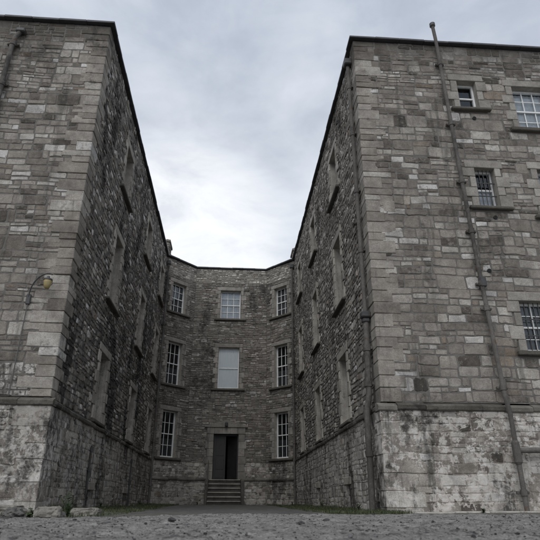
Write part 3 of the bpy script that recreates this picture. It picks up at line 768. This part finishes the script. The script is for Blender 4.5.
def ry(x,y):
    if y<=0: return y
    return y*(1+(redge(x)/10.3-1)*(min(y,10.3)/10.3)**2)
rows=[[(x,ry(x,y),rfn(x,ry(x,y))) for x in xs] for y in ys]
for t in range(1,7):
    yy=10+.3*t/6; rows.append([(x,ry(x,yy),(rfn(x,ry(x,yy)) if t<6 else -.03)*(1 if t<5 else .6)) for x in xs])
mb.v=[p for r in rows for p in r]; mb.f=[(j*nx+i,j*nx+i+1,(j+1)*nx+i+1,(j+1)*nx+i) for j in range(len(rows)-1) for i in range(nx-1)]
k=len(mb.f); mb.m=[0]*k; mb.t=[.5]*k; mb.h=[.5]*k
mb.build('road',m_road,None,smooth=True)['kind']='structure'
# tarmac path up the court to the steps
def pw_(y): return (-1.9-.03*(y-12)+.12*noise.noise(Vector((0,y*.8,1))), 1.9+.12*noise.noise(Vector((4,y*.8,1))))
mb=MB(); ps=fr(10.5,28.6,.15)+[28.6]; cols_=40
for y in ps:
    a,b=pw_(y)
    for i in range(cols_+1): x=a+(b-a)*i/cols_; mb.v.append((x,y,gz(x,y)+.008+.008*math.sin(math.pi*i/cols_)+.020*noise.fractal(Vector((x*2.2,y*2.2,5)),1,2,4)-.05*max(0,1-(y-10.5)/1.2)-(.035 if i in(0,cols_) else 0)))
mb.f=[(j*41+i,j*41+i+1,(j+1)*41+i+1,(j+1)*41+i) for j in range(len(ps)-1) for i in range(40)]
k=len(mb.f); mb.m=[0]*k; mb.t=[.5]*k; mb.h=[.5]*k
mb.build('path',m_path,None,smooth=True)['kind']='structure'
# pavement strip at the foot of the right front
mb=MB()
x=XR-.1
while x<WX1:
    w=random.uniform(.7,1.3); zt=gz(x,11.6)+.028+random.uniform(-.004,.004)
    mb.box((x+.004,YF-PP-.62,-.1),(x+w-.004,YF-PP-.03,zt),random.uniform(.4,.7),.3,0,.012,.004); x+=w
mb.build('pavement',m_slab,None)['kind']='structure'

# ------------------------------------------------------------------ rocks and slabs by the left corner
def rock(name,loc,s,mat,label,cat,flat=1,seed=0,group=None,sub=3,rz=0,amp=.32):
    import bmesh
    bm=bmesh.new(); bmesh.ops.create_icosphere(bm,subdivisions=sub,radius=1)
    for v in bm.verts:
        d=v.co.normalized(); k=1+amp*noise.noise(d*1.3+Vector((seed,0,0)))+.16*noise.noise(d*3.5+Vector((seed,5,0)))+.06*noise.noise(d*9+Vector((0,seed,0)))+.03*noise.noise(d*23)
        q=d*k
        if flat>1: q=Vector((math.copysign(abs(q.x)**.6,q.x),math.copysign(abs(q.y)**.6,q.y),max(-.8,min(.58+.16*noise.noise(d*2+Vector((seed,1,1)))+.10*noise.noise(d*7+Vector((seed,2,1))),q.z))))
        v.co=Vector((q.x*s[0],q.y*s[1],q.z*s[2]))
    zmin=min(v.co.z for v in bm.verts)
    for v in bm.verts: v.co.z-=zmin
    me=bpy.data.meshes.new(name); bm.to_mesh(me); bm.free(); me.materials.append(mat)
    o=bpy.data.objects.new(name,me); C.objects.link(o); o.location=loc; o.rotation_euler=(0,0,rz); tag(o,label,cat,group); return o
rock('stone_slab',(-2.30,7.75,-.05),(.165,.26,.125),m_slab,'broad pale flat slab lying in front of the left wing corner','slab',2,1.3,rz=.2,sub=4)
rock('stone_slab',(-2.12,9.0,-.05),(.20,.22,.11),m_slab,'low narrow pale slab lying to the right of the green weed','slab',2,4.1,sub=4)
rock('stone_slab',(-3.72,9.9,-.05),(.40,.35,.13),m_slab,'pale slab behind the dark boulder at the left edge','slab',2,6.4,sub=4)
rock('boulder',(-2.70,7.65,-.05),(.125,.16,.085),m_boulder,'dark rounded boulder beside the pale slabs at the left edge','boulder',1,2.2,sub=4)
rock('boulder',(-2.12,7.75,-.05),(.05,.07,.055),m_boulder,'small dark rock between the broad pale slab and the weed','boulder',1,8.2)
# loose stones on the track
protos=[]
for k in range(5):
    protos.append((rock('loose_stone',(0,0,0),(1,random.uniform(.7,1),random.uniform(.45,.7)),m_clod if k<3 else m_pebble,'','stone',1,10+k*3.3,sub=2,amp=.5),k<3))
spots=[]
while len(spots)<285:
    y=1.3*(10.2/1.3)**(random.random()**.8); x=random.uniform(-.62,.62)*y+.05*y
    if y<redge(x)-.3: spots.append((x,y))
used=set()
big=[((193,519),.062),((318,524),.055),((246,534),.045),((346,518),.05),((78,531),.03),((402,527),.03),((352,531),.034)]
camloc=Vector((0,0,.17))
for i,(x,y) in enumerate(spots):
    k=random.randrange(5); p,dk=protos[k]
    if k in used: c=p.copy(); C.objects.link(c)
    else: c=p; used.add(k)
    s=random.uniform(.4,1)**2*.017*(.40+.10*y)+.003
    c.location=(x,y,rfn(x,y)-s*.3); c.scale=(s,s,s); c.rotation_euler=(0,0,random.uniform(0,6.28))
    if dk: c['label']='small dark damp stone lying on the grey gravel track'; c['group']='dark loose stones on the track'
    else: c['label']='small light grey pebble lying on the gravel track'; c['group']='grey pebbles on the track'
    c['category']='stone'
bl=['largest dark stone on the track, straight in front of the doorway steps','wide dark stone on the track in front of the right end of the rear block','dark clod near the bottom of the picture below the doorway','dark stone on the track in front of the right wing court wall','dark clod near the left bottom, in front of the weed']
import itertools
for (X,Y,s,l) in ((-.52,5.6,.028,bl[0]),(.62,5.0,.022,bl[1]),(-.06,2.6,.017,bl[2]),(1.05,6.3,.028,bl[3]),(-1.35,3.6,.022,bl[4])):
    rock('loose_stone',(X,Y,rfn(X,Y)-.006),(s*1.3,s,s*.7),m_clod,l,'stone',1,X*7+3,sub=2,amp=.5)
mb=MB(); ico=[Vector(v).normalized() for v in ((0,0,1),(.9,0,.45),(.28,.85,.45),(-.72,.53,.45),(-.72,-.53,.45),(.28,-.85,.45),(.72,.53,-.45),(-.28,.85,-.45),(-.9,0,-.45),(-.28,-.85,-.45),(.72,-.53,-.45),(0,0,-1))]
icf=[(0,1,2),(0,2,3),(0,3,4),(0,4,5),(0,5,1),(1,6,2),(2,7,3),(3,8,4),(4,9,5),(5,10,1),(6,7,2),(7,8,3),(8,9,4),(9,10,5),(10,6,1),(11,7,6),(11,8,7),(11,9,8),(11,10,9),(11,6,10)]
k=0
while k<11000:
    y=.9*(10.3/.9)**(random.random()**.75); x=random.uniform(-.66,.66)*y+.05*y
    if y>redge(x)-.05 or noise.noise(Vector((x*1.7,y*1.3,8)))<random.uniform(-.5,.35): continue
    s_=random.uniform(.3,1)**2*.0075*(.5+.12*y)+.0012; z=rfn(x,y)
    a=random.uniform(0,6.28); ca,sa=math.cos(a),math.sin(a); fx,fy,fz=random.uniform(.8,1.5),random.uniform(.7,1.1),random.uniform(.4,.8)
    vs=[]
    for v in ico:
        q=v*random.uniform(.8,1.15)*s_; px,py=q.x*fx,q.y*fy; vs.append((x+px*ca-py*sa,y+px*sa+py*ca,z+q.z*fz))
    mb.add(vs,icf,min(1,max(0,random.gauss(.35,.28))),random.random()); k+=1
m_grit=stone_mat('mixed_grit',[(0,(.035,.033,.032)),(.4,(.10,.097,.095)),(1,(.34,.33,.32))],stain=0)
tag(mb.build('gravel',m_grit),'fine mixed gravel strewn over the grey track','gravel',kind='stuff')
# ------------------------------------------------------------------ grass and weeds
def leafmat(name,c,var):
    m,nt,b,out=newmat(name); n=N(nt); t=n.attr('tone')
    n.L(n.ramp(t,[(0,tuple(x*.6 for x in c)),(.6,c),(1,var)]),b.inputs['Base Color']); b.inputs['Roughness'].default_value=.7; return m
m_grass=leafmat('grass_blades',(.038,.055,.018),(.10,.095,.045)); m_leaf=leafmat('weed_leaves',(.045,.07,.025),(.09,.11,.045))
mb=MB()
def blade(x,y,h,t):
    a=random.uniform(0,6.28); l=random.uniform(.2,.7)*h; w=random.uniform(.003,.006); dx,dy=math.cos(a),math.sin(a); z=gz(x,y)-.01
    vs=[(x-dy*w,y+dx*w,z),(x+dy*w,y-dx*w,z),(x+dx*l*.35+dy*w*.7,y+dy*l*.35-dx*w*.7,z+h*.6),(x+dx*l*.35-dy*w*.7,y+dy*l*.35+dx*w*.7,z+h*.6),(x+dx*l,y+dy*l,z+h)]
    mb.add(vs,[(0,1,2,3),(3,2,4)],t,.5)
cnt=0
while cnt<42000:
    y=random.uniform(7.0,28.4) if random.random()<.8 else random.uniform(7,13); side=random.random()<.5
    a,b=pw_(y)
    x=random.uniform(XL+.1,a+.1) if side else random.uniform(b-.1,XR-.1)
    if y<12.0: x=random.uniform(-9,a) if side else random.uniform(b,3.4)
    edge=min(abs(x-XL),abs(x-XR))
    d=noise.noise(Vector((x*.9,y*.5,0)))+.5*noise.noise(Vector((x*3,y*2,4)))+.25
    if edge<.4: d+=.25
    if y<12 and x>-1.2 and x<1.5: continue
    if y<redge(x)+.05: continue
    if d<random.uniform(-.15,.5): cnt+=.3; continue
    hh=random.uniform(.018,.055)*(1+max(0,d)); 
    if edge<.35 and y>12: hh*=1.4
    blade(x,y,hh,random.random()); cnt+=1
tag(mb.build('grass',m_grass),'short green grass along the feet of the court walls','grass',kind='stuff')
def weed(loc,h,n,label,seed):
    random.seed(seed)
    o=empty('weed',loc,label,'weed')
    st=MB(); lf=MB()
    for k in range(n):
        a=random.uniform(0,6.28); l=random.uniform(.1,.45)*h; hh=h*random.uniform(.5,1); b=Vector(loc)
        pts=[b+Vector((math.cos(a)*l*t*t,math.sin(a)*l*t*t,hh*t)) for t in (0,.33,.66,1)]
        st.tube(pts,[.005,.004,.003,.002],5)
        for q in range(9):
            t=random.uniform(.15,1); p=b+Vector((math.cos(a)*l*t*t,math.sin(a)*l*t*t,hh*t)); c=random.uniform(0,6.28); s=random.uniform(.025,.055)
            d=Vector((math.cos(c),math.sin(c),random.uniform(-.2,.6))); e=Vector((-math.sin(c),math.cos(c),0))*s*.35
            lf.add([tuple(p),tuple(p+d*s*.5+e),tuple(p+d*s),tuple(p+d*s*.5-e)],[(0,1,2,3)],random.random())
    st.build('stem',m_leaf,o); lf.build('leaves',m_leaf,o)
weed((-2.10,7.95,-.03),.36,16,'tall leafy green weed growing between the pale slabs',3)
weed((-2.66,8.3,-.02),.15,14,'low green weed left of the broad pale slab',5)
weed((-4.35,10.9,-.01),.22,12,'small green weed at the foot of the left wing corner',8)
for k,(x,y,h,l) in enumerate(((-3.6,12.6,.16,'small weed at the wall foot just behind the left wing corner'),(-3.7,17.4,.28,'bushy weed between the two basement openings of the left court wall'),(-3.65,24.5,.25,'distant weed near the far end of the left court wall'),(3.05,13.6,.20,'low weed beside the foot of the right court drainpipe'),(3.1,19.3,.30,'bushy weed between the basement openings of the right court wall'),(2.9,26.5,.24,'distant weed near the far end of the right court wall'),(-1.5,28.6,.2,'weed left of the doorway steps'),(5.0,11.25,.09,'tiny weed in the pavement joint below the right whitewashed plinth'))):
    weed((x,y,gz(x,y)),h,12,l,30+k)
weed((-2.47,7.55,-.02),.07,10,'tiny green weed at the front of the broad slab',9)

# ------------------------------------------------------------------ sky, sun, camera
w=bpy.data.worlds.new('World'); sc.world=w; w.use_nodes=True; nt=w.node_tree; nt.nodes.clear()
out=nt.nodes.new('ShaderNodeOutputWorld'); bg=nt.nodes.new('ShaderNodeBackground'); bg.inputs[1].default_value=.108
sky=nt.nodes.new('ShaderNodeTexSky'); sky.sky_type='NISHITA'; sky.sun_disc=False; sky.sun_elevation=R(50); sky.sun_rotation=R(200)
n=N(nt); tc=nt.nodes.new('ShaderNodeTexCoord').outputs['Generated']; n.co=tc
sep=nt.nodes.new('ShaderNodeSeparateXYZ'); n.L(tc,sep.inputs[0])
mp=n.mapc((1,1,1.9),(.35,.1,.2))
c1=n.noise(2.6,7,.55,.2,vec=mp); c2=n.noise(5.5,7,.6,.4,vec=mp)
cc=n.math('ADD',n.math('MULTIPLY',c1,.7),n.math('MULTIPLY',c2,.3))
cl=n.ramp(cc,[(.36,(3.70,4.10,4.85)),(.46,(4.35,4.75,5.5)),(.54,(5.1,5.5,6.2)),(.66,(6.1,6.4,7.0))])
# brighter cloud low down beyond the buildings
dot=nt.nodes.new('ShaderNodeVectorMath'); dot.operation='DOT_PRODUCT'; n.L(tc,dot.inputs[0]); dot.inputs[1].default_value=Vector((-.12,.90,.42)).normalized()
gl=n.rng(dot.outputs['Value'],.965,.999,0,1,True); gl=n.math('MULTIPLY',gl,n.rng(c2,.35,.6,.45,1))
cl=n.mix(1,cl,n.ramp(sep.outputs[2],[(.35,(1.16,1.15,1.12)),(.62,(.96,.965,.97)),(.9,(.86,.88,.91))]),'MULTIPLY')
cl=n.mix(n.math('MULTIPLY',gl,.9),cl,(8.6,8.75,8.95))
cov=n.rng(c1,.2,.4,.88,1.0)
col=n.mix(cov,sky.outputs[0],cl)
n.L(col,bg.inputs[0]); n.L(bg.outputs[0],out.inputs[0])
sl=bpy.data.lights.new('sun','SUN'); sl.energy=1.35; sl.angle=R(55); sl.color=(1,.985,.965)
so=bpy.data.objects.new('sun',sl); C.objects.link(so)
az=R(200); el=R(50)
dirv=Vector((math.sin(az)*math.cos(el),math.cos(az)*math.cos(el),math.sin(el)))
so.rotation_euler=dirv.to_track_quat('Z','Y').to_euler()

t,yw,ro,f=.4096,.0698,-.0031,538.8
def ray(x,y):
    a=x-270; b=270-y; c,s=math.cos(ro),math.sin(ro); x1=a*c+b*s; u1=-a*s+b*c
    d=(x1/f,1,u1/f); c,s=math.cos(t),math.sin(t); Y=d[1]*c-d[2]*s; Z=d[1]*s+d[2]*c; X=d[0]
    c,s=math.cos(yw),math.sin(yw); return Vector((X*c+Y*s,-X*s+Y*c,Z))
F=ray(270,270); Rv=(ray(370,270)-F).normalized(); U=(ray(270,170)-F).normalized(); F.normalize()
cam=bpy.data.cameras.new('camera'); co=bpy.data.objects.new('camera',cam); C.objects.link(co)
M=Matrix((Rv,U,-F)).transposed().to_4x4(); M.translation=camloc; co.matrix_world=M
cam.sensor_width=36; cam.lens=36*f/540; cam.clip_start=.05; cam.clip_end=3000
cam.dof.use_dof=True; cam.dof.focus_distance=17; cam.dof.aperture_fstop=4.5
sc.camera=co
vs=sc.view_settings; vs.view_transform='Standard'; vs.look='None'; vs.exposure=.24; vs.gamma=1; vs.use_curve_mapping=False
print('faces',sum(len(m.polygons) for m in bpy.data.meshes))
